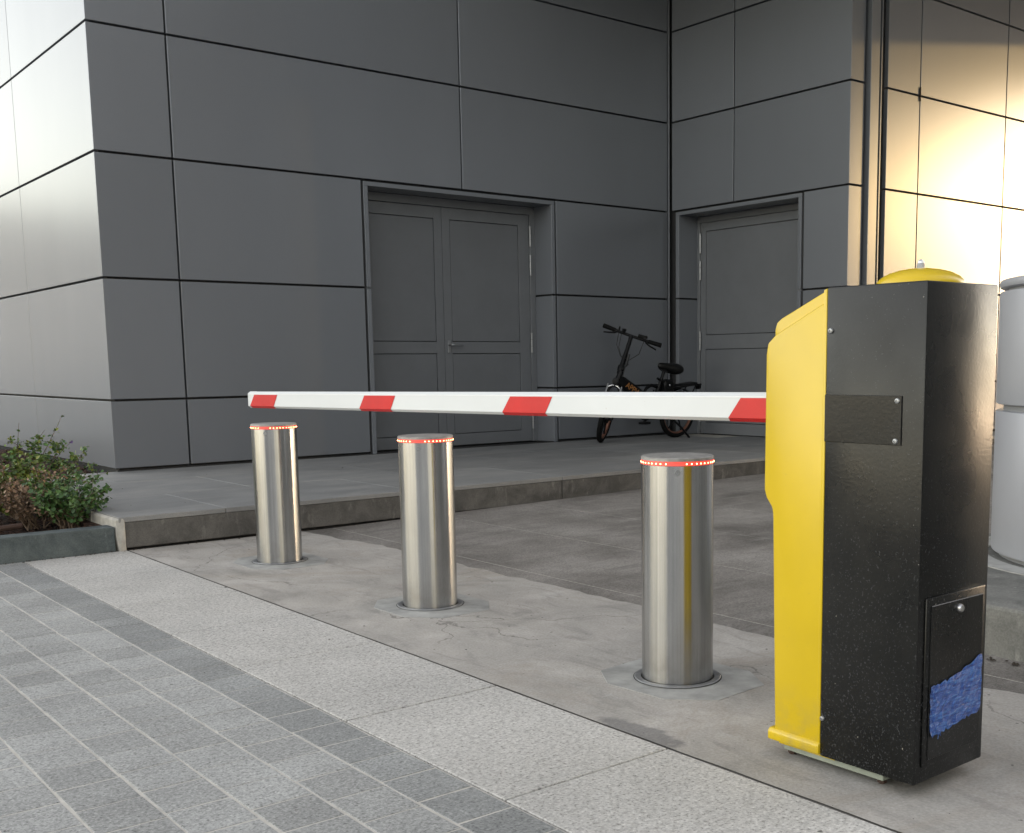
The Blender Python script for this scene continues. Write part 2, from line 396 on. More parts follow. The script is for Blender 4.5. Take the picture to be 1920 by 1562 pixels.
# -- drive, rising gently away from the strip
SL = .0128
def dz(x): return (x-2.9)*SL
b = MB(); b.poly([(2.86, -2.5, dz(2.86)-.0045), (16, -2.5, dz(16)-.0045), (16, 6.13, dz(16)-.0045), (2.86, 6.13, dz(2.86)-.0045)])
drive = struct(b.build('driveway', MAT['mortar']))
xs = [2.86, 3.10, 3.835, 4.57, 5.30, 6.03, 6.76, 7.49, 8.22, 8.95, 9.68, 10.4, 11.2, 12.0, 12.8, 13.6, 14.4, 15.2, 16.0]
for x0, x1 in zip(xs, xs[1:]):
    b = MB(); g = .0042
    b.prism([(x0+g, -2.5, dz(x0)-.02), (x1-g, -2.5, dz(x1)-.02), (x1-g, -2.5, dz(x1)-.003), (x0+g, -2.5, dz(x0)-.003)], (0, 8.63, 0), .001)
    b.build('drive_slab', MAT['drive'], drive)

# -- raised platform: kerb stones in front, large tiles on top
PZ = .18
plat = struct(MB().box(1.90, 17, 6.20, 8.80, -.02, .12).build('platform', MAT['back']))
kx = [1.862, 2.45, 3.68, 4.885, 6.10, 7.32, 8.54, 9.76, 10.98, 12.2, 13.4, 14.6, 15.8, 17]
for x0, x1 in zip(kx, kx[1:]):
    if x0 < 2.4: x0k, x1k = 1.895, 3.677
    elif x0 < 3: continue
    else: x0k, x1k = x0+.003, x1-.003
    b = MB(); b.box(x0k, x1k, 6.142, 6.21, .012, .151, .004, 2); b.build('kerb_stone', MAT['kerb'], plat)
rows = [(6.137, 7.14, kx), (7.14, 8.11, [1.862, 3.02, 4.21, 5.42, 6.63, 7.84, 9.05, 10.3]), (8.11, 8.93, kx)]
for y0, y1, jx in rows:
    for x0, x1 in zip(jx, jx[1:]):
        if y1 > 8.5 and x0 > 8.5: continue
        if y0 > 6.9 and x0 > 9: continue
        yy1 = 8.74 if (y1 > 8.5 and x1 < 2.6) else y1
        b = MB(); b.box(x0+.0018, x1-.0018, y0+.0018, yy1-.0018, .152, PZ + rnd.uniform(-.0006, .0006), .0025); b.build('platform_tile', MAT['tile'], plat)
b = MB(); b.box(1.9, 17, 6.16, 8.9, .12, .177); b.build('mortar_bed', MAT['mortar'], plat)
b = MB()                                            # bare mortar end of the platform beside the planter
q = random.Random(5)
b.prism([(1.858, 6.128, -.01), (1.893, 6.132, -.01), (1.893, 6.132, .15), (1.888, 6.134, .172), (1.875, 6.14, .1785), (1.85, 6.15, .165), (1.846, 6.135, .08)], (0, .42, 0), .004)
b.build('mortar_edge', MAT['mortar'], plat)
b = MB(); b.box(1.845, 1.862, 6.56, 8.74, -.02, .176, .003); b.build('platform_edge', MAT['mortar'], plat)

# -- traffic island with the drum on it
isl = [(3.30, -6), (3.29, 1.5), (3.32, 2.2), (3.42, 2.5), (3.62, 2.68), (3.95, 2.75), (9, 2.75), (9, -6)]
b = MB(); b.prism([(x, y, -.02) for x, y in isl], (0, 0, .19), .012, 2)
island = struct(b.build('island', m_kerb('pale_island_concrete', (.20, .20, .185), (.12, .12, .112))))

# ================================================================== BUILDING
XL, YA, XI, YE, YC = 2.70, 8.89, 8.596, 6.535, 6.52
ZR = [.197, .725, 1.645, 2.565, 3.482, 4.40, 5.24]
SOF = 5.25                                            # underside of the storeys that overhang the recess
GH, GV, TH = .0085, .0078, .045                        # half joint widths, panel depth
bld = thing('building', 'grey metal panelled building with recessed grey doors and a golden sunlit wall', 'building', (2.7, 8.89, .18))
BEV = .0025
def tilt(o, amt=.0011):
    return o
def facade(name): 
    return None
walls = {}
def wall(key, b):
    o = b.build('facade', MAT['back'], bld); walls[key] = o; return o
D0 = .046
b = MB(); b.box(XL+D0, 4.93, YA+D0, YA+.42, .15, SOF); b.box(4.931, 7.009, YA+D0, YA+.42, 2.556, SOF); b.box(7.01, XI+.3, YA+D0, YA+.42, .15, SOF); wall('A', b)
b = MB(); b.box(XL+D0, XL+.3, YA+.421, 22, .0, SOF); wall('L', b)
b = MB(); b.box(XI+D0, XI+.42, YE+.07, 7.085, .15, SOF); b.box(XI+D0, XI+.42, 8.785, YA+.059, .15, SOF); b.box(XI+D0, XI+.42, 7.086, 8.784, 2.556, SOF); wall('B', b)
b = MB(); b.box(9.10, 18, YC+D0, YC+.3, .0, SOF); b.box(8.95, 9.099, YC+.16, YC+.3, .0, SOF); wall('C', b)
b = MB(); b.box(XL, 18, 8.9, 22, SOF+.002, 11.5, .02); b.box(5.0, 18, 1.0, 8.899, SOF+.002, 11.5, .02); b.build('upper_floor', MAT['panel'], bld)
b = MB(); b.box(5.01, 17.99, 1.01, 8.87, SOF-.006, SOF+.0018); b.build('soffit', m_plain('white_bounce_soffit', (.78, .78, .76), .6, 0, .04, 2), bld)  # unseen underside, made white to bounce light into the recess

for r in range(6):
    z0, z1 = ZR[r]+GH, ZR[r+1]-GH
    # folded corner panel between left facade and main wall
    b = MB(); b.prism([(XL, YA, z0), (3.28-GV, YA, z0), (3.28-GV, YA+TH, z0), (XL+TH, YA+TH, z0), (XL+TH, 11.04-GV*.6, z0), (XL, 11.04-GV*.6, z0)], (0, 0, z1-z0), BEV)
    b.build('panel', MAT['panel'], walls['A'])
    ly = [11.04, 13.20, 15.36, 17.5, 19.7, 21.9]
    for y0, y1 in zip(ly, ly[1:]):
        b = MB(); b.box(XL, XL+TH, y0+GV*.6, y1-GV*.6, z0, z1, BEV); b.build('panel', MAT['panel'], walls['L'])
    segs = [(3.28, 4.905), (7.035, 8.572)] if r < 3 else [(3.28, 5.943), (5.943, 8.572)]
    for x0, x1 in segs:
        b = MB(); b.box(x0+GV, x1-GV, YA, YA+TH, z0, z1, BEV); b.build('panel', MAT['panel'], walls['A'])
    # return wall
    segs = [] if r < 3 else [(7.962, 8.858)]
    for y0, y1 in segs:
        b = MB(); b.box(XI, XI+TH, y0+GV, y1-GV, z0, z1, BEV); b.build('panel', MAT['panel'], walls['B'])
    ye = 7.062 if r < 3 else 7.962
    b = MB(); b.prism([(XI, ye-GV, z0), (XI+TH, ye-GV, z0), (XI+TH, YE+TH, z0), (8.80, YE+TH, z0), (8.80, YE, z0), (XI, YE, z0)], (0, 0, z1-z0), BEV)
    b.build('panel', MAT['panel'], walls['B'])
    cx = [9.125, 9.655, 11.21, 12.77, 14.33, 15.89, 17.45]
    for x0, x1 in zip(cx, cx[1:]):
        b = MB(); b.box(x0+GV, x1-GV, YC, YC+TH, z0, z1, BEV); b.build('panel', MAT['panel'], walls['C'])
# inner corner strip
b = MB(); b.box(8.578, 8.592, YA-.012, YA+.05, .19, SOF-.01, .002); b.build('corner_strip', MAT['panel'], bld)
# guide post, slots and clip between the jamb and the golden wall
b = MB(); b.box(8.842, 8.972, 6.498, 6.68, .18, SOF-.01, .003); b.build('guide_post', MAT['post'], bld)
b = MB(); b.box(9.028, 9.043, 6.52, 6.60, .18, SOF-.01, .001); b.build('guide_strip', MAT['post'], bld)
b = MB(); b.box(9.640, 9.655, YC-.012, YC-.002, 3.43, 3.56, .001); b.build('joint_clip', MAT['debris'], bld)
b = MB(); b.box(2.72, 8.58, YA+.01, YA+.06, .12, .19); b.build('base_gap', MAT['back'], bld)

# -- double door in the main wall
DY = 9.17
fx0, fx1 = 4.920, 7.020
fr = MB(); fr.box(4.961, 6.979, DY-.012, DY+.05, 2.44, 2.513, .002); fr.box(6.915, 6.979, DY-.012, DY+.05, .185, 2.4395, .002); fr.box(4.961, 4.98, DY-.012, DY+.05, .185, 2.4395, .002)
frame = fr.build('door_frame', MAT['door'], bld)
for x0, x1 in ((fx0, 4.960), (6.980, fx1)):
    for z0, z1 in ((.185, .725-GH), (.725+GH, 1.645-GH), (1.645+GH, 2.5145)):
        b = MB(); b.box(x0, x1, YA-.004, DY+.06, z0, z1, .002); b.build('reveal_panel', MAT['reveal'], frame)
b = MB(); b.box(fx0, fx1, YA-.004, DY+.06, 2.515, 2.552, .002); b.build('reveal_panel', MAT['reveal'], frame)
def leaf(axis, a0, a1, plane, z0, z1, stile0, stile1, rails, name='door'):
    """door leaf: frame of stiles and rails, infill panels behind a shadow gap. axis 'y' = leaf in plane Y, 'x' = leaf in plane X"""
    def bx(m, s0, s1, d0, d1, za, zb, bev=.0015):
        if axis == 'y': m.box(s0, s1, plane+d0, plane+d1, za, zb, bev)
        else: m.box(plane+d0, plane+d1, s0, s1, za, zb, bev)
    m = MB()
    bx(m, a0, a0+stile0, 0, .05, z0, z1); bx(m, a1-stile1, a1, 0, .05, z0, z1)
    for za, zb in rails: bx(m, a0+stile0+.0003, a1-stile1-.0003, 0, .05, za, zb)
    d = m.build(name, MAT['door'], bld)
    zz = sorted(rails)
    for (p0, p1), (q0, q1) in zip(zz, zz[1:]):
        m = MB(); bx(m, a0+stile0+.006, a1-stile1-.006, .004, .04, p1+.006, q0-.006); m.build('door_panel', MAT['doorp'], d)
    return d
rails = [(.19, .30), (1.075, 1.185), (2.33, 2.435)]
leaf('y', 4.983, 5.884, DY, .19, 2.435, .09, .085, rails)
dr = leaf('y', 5.889, 6.912, DY, .19, 2.435, .085, .13, rails)
b = MB(); b.box(7.0205, 7.034, YA+.012, YA+.045, .19, 2.55); b.box(4.906, 4.9195, YA+.012, YA+.045, .19, 2.55); b.box(4.9, 7.0, DY+.056, DY+.07, .15, 2.6); b.build('door_core', MAT['back'], frame)
b = MB(); b.box(5.918, 5.95, DY-.008, DY-.0002, 1.08, 1.20, .002); b.tube([(5.934, DY-.005, 1.155), (5.934, DY-.055, 1.155), (5.95, DY-.06, 1.155), (6.07, DY-.06, 1.15)], .0095, 10); b.build('door_handle', MAT['hinge'], dr)
def hinges(axis, a, plane, zs, parent):
    for z0, z1 in zs:
        h = z1-z0; m = MB(); p = (a, plane, 0) if axis == 'y' else (plane, a, 0)
        for k in range(3):
            m.lathe([(0, z0+h*k/3+.002), (.013, z0+h*k/3+.002), (.013, z0+h*(k+1)/3-.002), (0, z0+h*(k+1)/3-.002)], p, 12)
        m.build('hinge', MAT['hinge'], parent, smooth=40)
hinges('y', 6.918, DY-.014, [(2.13, 2.33), (1.845, 2.05), (1.078, 1.28), (.31, .52)], dr)
# -- single door in the return wall
DX = 8.88
fr = MB(); fr.box(DX-.012, DX+.05, 7.121, 8.739, 2.45, 2.513, .002); fr.box(DX-.012, DX+.05, 8.70, 8.739, .185, 2.4495, .002); fr.box(DX-.012, DX+.05, 7.121, 7.16, .185, 2.4495, .002)
frameb = fr.build('door_frame', MAT['door'], bld)
for y0, y1 in ((7.08, 7.120), (8.740, 8.79)):
    for z0, z1 in ((.185, .725-GH), (.725+GH, 1.645-GH), (1.645+GH, 2.5145)):
        b = MB(); b.box(XI-.004, DX+.06, y0, y1, z0, z1, .002); b.build('reveal_panel', MAT['reveal'], frameb)
b = MB(); b.box(XI-.004, DX+.06, 7.08, 8.79, 2.515, 2.552, .002); b.build('reveal_panel', MAT['reveal'], frameb)
db = leaf('x', 7.163, 8.697, DX, .19, 2.447, .16, .075, [(.19, .31), (1.105, 1.255), (2.36, 2.447)])
b = MB(); b.box(XI+.012, XI+.045, 7.064, 7.0795, .19, 2.55); b.box(DX+.056, DX+.07, 7.1, 8.78, .15, 2.6); b.build('door_core', MAT['back'], frameb)
hinges('x', 8.692, DX-.014, [(2.13, 2.34), (1.845, 2.05), (1.09, 1.30), (.31, .52)], db)

# ================================================================== BOLLARDS
BH = .69; BR = .1095
bol = thing('bollard', '', 'bollard', (0, 0, 0), 'steel bollards across the drive')
MB().lathe([(BR, -.03), (BR, BH-.0242)], seg=96).build('tube', MAT['steel'], bol, smooth=40)
MB().lathe([(BR-.003, BH-.024), (BR+.0002, BH-.0235), (BR+.0002, BH-.0115), (BR-.003, BH-.011)], seg=96).build('light_ring', MAT['red_ring'], bol, smooth=40)
MB().lathe([(BR-.003, BH-.011), (BR+.0006, BH-.0105), (BR+.0006, BH-.003), (BR-.003, BH), (0, BH+.002)], seg=96).build('cap', MAT['cap'], bol, smooth=30)
b = MB()
for k in range(44):
    a = 2*math.pi*k/44 + rnd.uniform(-.012, .012); dev = (math.degrees(a) - 222) % 360
    if min(dev, 360-dev) < 11: continue
    M = Matrix.Rotation(a, 4, 'Z') @ Matrix.Translation((BR+.0004, 0, BH-.0178)) @ Matrix.Rotation(R(90), 4, 'Y')
    b.lathe([(.0, .0012), (.0018, .0006), (.0021, 0)], seg=8, mat=M)
led = b.build('led', MAT['led'], bol, smooth=60); led['kind'] = 'stuff'
M = Matrix.Rotation(R(223), 4, 'Z') @ Matrix.Translation((BR, 0, BH-.043)) @ Matrix.Rotation(R(90), 4, 'Y')
b = MB(); b.lathe([(0, .0005), (.003, .0005), (.0033, .0022), (.0062, .0024), (.0072, .0004), (.0088, .0003), (.0088, -.001)], seg=20, mat=M); b.build('screw', MAT['hinge'], bol, smooth=40)
MB().lathe([(.1135, .002), (.1135, .0055), (.116, .007), (.132, .007), (.134, .005), (.134, .001)], seg=72).build('collar', MAT['collar'], bol, smooth=35)
b = MB(); b.lathe([(.110, .0035), (.1134, .0035)], seg=72); b.lathe([(.134, .0034), (.137, .0034)], seg=72); b.build('gasket', MAT['rubber'], bol)
b = MB(); oc = [(-.10, -.25), (.12, -.245), (.205, -.12), (.20, .13), (.12, .23), (-.12, .22), (-.205, .10), (-.20, -.13)]
b.prism([(x, y, -.01) for x, y in oc], (0, 0, .0118), .0006); b.build('base_plate', MAT['plate'], bol)
BL = [((2.362, 5.255), 'steel bollard with red light ring beside the raised platform kerb'),
      ((2.368, 3.850), 'steel bollard with red light ring standing between the other two bollards'),
      ((2.368, 2.416), 'steel bollard with red light ring next to the yellow barrier cabinet')]
for k, ((x, y), lab) in enumerate(BL):
    o = bol if k == 0 else copy_tree(bol)
    o.location = (x, y, .001); o['label'] = lab; o.rotation_euler = (0, 0, R((0, 0, 3)[k]))

# ================================================================== BARRIER
bx0, bx1, by0, by1, bz0, bz1 = 2.06, 2.336, 1.36, 1.62, .036, 1.133
bar = thing('barrier_gate', 'black and yellow barrier cabinet with a long white red striped arm', 'barrier', (2.2, 1.55, 0))
b = MB(); b.box(bx0, bx1, by0, by1, bz0, bz1, .004, 2); body = b.build('cabinet', MAT['black'], bar, smooth=30)
# service hatch on the near face
b = MB(); b.box(2.083, 2.318, by0-.006, by0-.0002, .072, .455, .003, 2); hatch = b.build('hatch_frame', MAT['black'], bar, smooth=30)
b = MB(); b.box(2.098, 2.305, by0-.009, by0-.0062, .088, .437, .0015); hdoor = b.build('hatch', MAT['black'], bar)
M = Matrix.Translation((2.205, by0-.009, .418)) @ Matrix.Rotation(R(90), 4, 'X')
b = MB(); b.lathe([(.0, .006), (.003, .0055), (.0032, .0085), (.0075, .0085), (.0098, .004), (.0098, 0)], seg=24, mat=M); b.build('lock', MAT['zinc'], hdoor, smooth=40)
# torn blue film on the hatch: crumpled sheet
b = MB(); q = random.Random(11); nx, nz = 22, 12; grid = []
for i in range(nx+1):
    u = i/nx; x = 2.0985 + .2055*u
    lo = .142 + .022*u**1.5 + q.uniform(-.004, .004) + (.012 if i == 0 else 0)
    hi = .255 + .004*u + .055*max(0, u-.25)**1.25 + q.uniform(-.003, .004) + (.008 if i in (5, 6) else 0)
    grid.append([(x, by0-.0095-q.uniform(.0004, .0035), lo+(hi-lo)*k/nz) for k in range(nz+1)])
for i in range(nx):
    for k in range(nz): b.poly([grid[i][k], grid[i+1][k], grid[i+1][k+1], grid[i][k+1]])
b.prism([(2.099, by0-.013, .252), (2.113, by0-.016, .225), (2.118, by0-.014, .214), (2.104, by0-.014, .222)], (0, -.0006, 0))
b.tube([(2.102, by0-.012, .20), (2.112, by0-.016, .165), (2.13, by0-.014, .142), (2.128, by0-.014, .132)], .0008, 5)
b.tube([(2.118, by0-.014, .155), (2.132, by0-.016, .150), (2.138, by0-.014, .138)], .0007, 5)
bmesh.ops.remove_doubles(b.bm, verts=b.bm.verts, dist=1e-5)
b.build('torn_film', MAT['tape'], bar)
# cover plate and screws on the side
b = MB(); b.box(bx0-.0035, bx0-.0002, 1.414, 1.6195, .786, .893, .001); b.build('cover_plate', MAT['black'], bar)
for y, z, d in ((1.4245, .882, .0035), (1.4275, .795, .0035), (1.608, 1.036, 0), (1.6135, .13, 0)):
    M = Matrix.Translation((bx0-d, y, z)) @ Matrix.Rotation(R(-90), 4, 'Y')
    b = MB(); b.lathe([(.0, .002), (.002, .002), (.0023, .0036), (.0052, .003), (.0064, 0)], seg=18, mat=M); b.build('screw', MAT['hinge'], bar, smooth=40)
b = MB(); M = Matrix.Translation((bx0-.0036, 1.4265, .838)) @ Matrix.Rotation(R(-90), 4, 'Y'); b.lathe([(0, .0003), (.0028, .0003)], seg=12, mat=M); b.build('screw_hole', MAT['rubber'], bar)
# yellow moulded front
b = MB()
wing = [(by1+.0005, .05), (by1+.0005, 1.098), (1.635, 1.098), (1.772, 1.033), (1.797, 1.012), (1.802, .985), (1.804, .66), (1.797, .640), (1.779, .618), (1.776, .60), (1.762, .05)]
b.prism([(bx0+.001, y, z) for y, z in wing], (bx1-bx0-.002, 0, 0), .007, 3)
mid = [(by1+.0005, .60), (by1+.0005, 1.131), (1.626, 1.131), (1.765, 1.070), (1.780, 1.060), (1.786, 1.044), (1.786, .60)]
b.prism([(bx0+.016, y, z) for y, z in mid], (bx1-bx0-.032, 0, 0), .007, 3)
b.prism([(bx0+.0005, by1+.0003, .04), (bx0+.0005, by1+.0003, 1.131), (bx0+.0005, by1+.011, 1.128), (bx0+.0005, by1+.011, .04)], (bx1-bx0-.001, 0, 0), .003, 2)
cover = b.build('front_cover', MAT['yellow'], bar, smooth=40)
b = MB(); b.prism([(bx0-.006, by1-.0005, .040), (bx0-.006, by1-.0005, .062), (bx0+.001, by1-.0005, .070), (bx1-.001, by1-.0005, .070), (bx1+.006, by1-.0005, .062), (bx1+.006, by1-.0005, .040)], (0, .158, 0), .004, 2); b.build('bottom_lip', MAT['yellow'], bar, smooth=40)
b = MB(); b.box(bx0+.012, bx1-.012, by1-.035, 1.755, .030, .0395, .001); b.build('bottom_plate', MAT['yellow'], bar)
b = MB(); b.box(2.078, 2.318, 1.452, 1.745, .016, .0298, .0015); b.build('base_plate', MAT['plinth'], bar)
for x, y in ((2.10, 1.735), (2.296, 1.735), (2.10, 1.47), (2.296, 1.47)):
    b = MB(); b.lathe([(.006, .0), (.006, .016)], (x, y, 0), 10); b.lathe([(.0, .013), (.011, .013), (.011, .004), (0, .004)], (x, y, 0), 6); b.build('anchor_bolt', MAT['stick'], bar)
# beacon dome with acorn nut
dm = [(.0, .038), (.02, .0375), (.045, .034), (.068, .0275), (.085, .0185), (.0945, .009), (.0965, .002), (.0965, -.0015)]
b = MB(); b.lathe(dm, (2.2, 1.472, bz1), 64); dome = b.build('beacon_lens', MAT['yellow'], bar, smooth=50)
b = MB(); b.lathe([(.0, .0205), (.004, .0195), (.0068, .0155), (.0075, .0115)], (2.2, 1.472, bz1+.0375), 16); b.lathe([(.0075, .0115), (.0088, .011), (.0088, .0015), (.0115, .001), (.0115, -.001)], (2.2, 1.472, bz1+.0375), 6); b.build('acorn_nut', MAT['zinc'], dome)
# arm: chamfered box section, drooping slightly towards its tip
ax0, ax1, aw = 2.176, 2.226, .012
ay0, ay1 = 1.70, 5.10
def az(y): return .853 - (y-1.91)*.0118            # centre height
HH = .0375
sec = [(ax0, -HH+aw*.75), (ax0, HH-aw*.75), (ax0+aw, HH), (ax1-aw, HH), (ax1, HH-aw*.75), (ax1, -HH+aw*.75), (ax1-aw, -HH), (ax0+aw, -HH)]
b = MB(); A = [b.bm.verts.new((x, ay0, az(ay0)+z)) for x, z in sec]; B_ = [b.bm.verts.new((x, ay1, az(ay1)+z)) for x, z in sec]
for i in range(8): b.bm.faces.new((A[i], A[(i+1) % 8], B_[(i+1) % 8], B_[i]))
b.bm.faces.new(A); b.bm.faces.new(B_[::-1]); bmesh.ops.recalc_face_normals(b.bm, faces=b.bm.faces)
arm = b.build('arm', MAT['arm'], bar)
for x in (ax0-.0006, ax1+.0006):                     # slim extrusion groove along the arm
    b = MB(); z = HH-aw*.75-.0035
    b.prism([(x, ay0, az(ay0)+z), (x, ay1, az(ay1)+z), (x, ay1, az(ay1)+z+.0022), (x, ay0, az(ay0)+z+.0022)], (.0005 if x < 2.2 else -.0005, 0, 0)); b.build('groove', MAT['greycap'], arm)
b = MB(); A = [b.bm.verts.new((2.201+(x-2.201)*1.03, ay1-.006, az(ay1)+z*1.03)) for x, z in sec]; B_ = [b.bm.verts.new((2.201+(x-2.201)*1.03, ay1+.008, az(ay1)+z*1.03)) for x, z in sec]
for i in range(8): b.bm.faces.new((A[i], A[(i+1) % 8], B_[(i+1) % 8], B_[i]))
b.bm.faces.new(A); b.bm.faces.new(B_[::-1]); bmesh.ops.recalc_face_normals(b.bm, faces=b.bm.faces); b.build('end_cap', MAT['arm'], arm)
zt, zb = HH-aw*.75-.005, -HH+aw*.75
for yt1, yt0, yb1, yb0 in ((5.036, 4.785, 5.086, 4.828), (3.984, 3.744, 4.028, 3.781), (3.003, 2.778, 3.049, 2.815), (1.985, 1.73, 2.028, 1.775)):
    b = MB(); e = .0012
    for s in (0, 1):
        xf = ax0-e if s == 0 else ax1+e; xc = ax0+aw-e*.4 if s == 0 else ax1-aw+e*.4
        P = [(xf, yt0, az(yt0)+zt), (xf, yt1, az(yt1)+zt), (xf, yb1, az(yb1)+zb), (xf, yb0, az(yb0)+zb)]
        Q = [(xf, yb0, az(yb0)+zb), (xf, yb1, az(yb1)+zb), (xc, yb1+.004, az(yb1)-HH-e), (xc, yb0+.004, az(yb0)-HH-e)]
        b.poly(P); b.poly(Q)
    bmesh.ops.remove_doubles(b.bm, verts=b.bm.verts, dist=1e-6); bmesh.ops.recalc_face_normals(b.bm, faces=b.bm.faces)
    b.build('red_stripe', MAT['stripe'], arm)

# ================================================================== DRUM
DC = (4.558, 1.950, .17); DR = .603
drum = thing('round_pedestal', 'large round light grey clad drum on the raised island behind the barrier', 'pedestal', DC)
def ringprof(z0, z1, r, e=.008): return [(r-.05, z0), (r-e, z0), (r-e*.3, z0+e*.3), (r, z0+e), (r, z1-e), (r-e*.3, z1-e*.3), (r-e, z1), (r-.05, z1)]
b = MB(); b.lathe(ringprof(.02, .592, DR), DC, 96); b.build('lower_band', MAT['drum'], drum, smooth=40)
b = MB(); b.lathe(ringprof(.617, 1.065, DR), DC, 96); b.build('upper_band', MAT['drum'], drum, smooth=40)
b = MB(); b.lathe(ringprof(1.078, 1.112, DR+.001, .012)+[(0, 1.112)], DC, 96); b.build('top_cap', MAT['drum'], drum, smooth=40)
b = MB(); b.lathe([(DR-.03, 0), (DR-.03, 1.09)], DC, 96); b.build('core', MAT['drumin'], drum, smooth=40)
b = MB(); b.lathe([(.62, .0), (.62, .004), (.72, .004), (.72, 0)], DC, 96); b.build('base_ring', MAT['plate'], drum, smooth=40)

# ================================================================== PLANTER
pl = thing('planter', 'low green grey stone planter with dark bark mulch against the pale facade', 'planter', (1.2, 6.2, 0))
kz = .131
for x0, x1 in ((-3.2, -2.1), (-2.1, -1.0), (-1.0, .12), (.12, 1.845)):
    b = MB(); b.box(x0+.002, x1-.002, 6.148, 6.27, -.02, kz, .004, 2); b.build('kerb_stone', MAT['green_kerb'], pl)
b = MB(); q = random.Random(21)
def mz(x, y):
    z = .095 + .012*math.sin(x*5.1+y*2.2) + .015*math.sin(x*2.3-y*3.7)
    z += .10*max(0, min(1, (y-7.2)/3.0))
    if x > 1.6: z = min(z, .16+.04*max(0, y-8.7))
    return z
gx = [-3.2+.07*i for i in range(84)]; gy = [6.26+.07*i for i in range(100)]
vv = {}
for i, x in enumerate(gx):
    for j, y in enumerate(gy):
        vv[i, j] = b.bm.verts.new((x, y, mz(x, y)+q.uniform(-.008, .008)))
for i in range(len(gx)-1):
    for j in range(len(gy)-1):
        x, y = gx[i], gy[j]
        if x > 1.77 and y < 8.72: continue
        if x > 1.7 and y < 8.72: continue
        if x > 2.68: continue
        b.bm.faces.new((vv[i, j], vv[i+1, j], vv[i+1, j+1], vv[i, j+1]))
for v in [v for v in b.bm.verts if not v.link_faces]: b.bm.verts.remove(v)
b.box(1.79, 1.845, 6.27, 8.72, -.02, .118); b.box(1.79, 2.66, 8.745, 8.80, -.02, .158)
soil = b.build('mulch', MAT['mulch'], pl); soil['kind'] = 'stuff'
# loose bark chips
b = MB(); q = random.Random(4)
def chip(x, y, z, s):
    M = Matrix.Translation((x, y, z)) @ Matrix.Rotation(q.uniform(0, 6.28), 4, 'Z') @ Matrix.Rotation(q.uniform(-.7, .7), 4, 'X') @ Matrix.Rotation(q.uniform(-.5, .5), 4, 'Y')
    w, l, h = s*q.uniform(.25, .5), s, s*q.uniform(.08, .2)
    pts = [M @ Vector(p) for p in ((-l, -w, 0), (l, -w*q.uniform(.3, 1), 0), (l*q.uniform(.7, 1.2), w, 0), (-l, w*q.uniform(.4, 1), 0), (0, 0, h))]
    vs_ = [b.bm.verts.new(p) for p in pts]
    for i in range(4): b.bm.faces.new((vs_[i], vs_[(i+1) % 4], vs_[4]))
for k in range(7000):
    x, y = q.uniform(-.2, 1.82), 6.28 + 6*q.random()**1.6
    if k % 4 == 0: y = q.uniform(8.78, 11.5); x = q.uniform(1.2, 2.66)
    chip(x, y, mz(x, y)+q.uniform(.0, .012), q.uniform(.008, .024))
ch = b.build('bark_chips', MAT['mulch'], pl); ch['kind'] = 'stuff'
b = MB(); b.tube([(.95, 6.33, .13), (1.20, 6.42, .135), (1.47, 6.50, .14)], [.016, .018, .015], 8); br = b.build('fallen_branch', MAT['stick'])
br['label'] = 'thick dark fallen branch lying on the planter mulch'; br['category'] = 'branch'

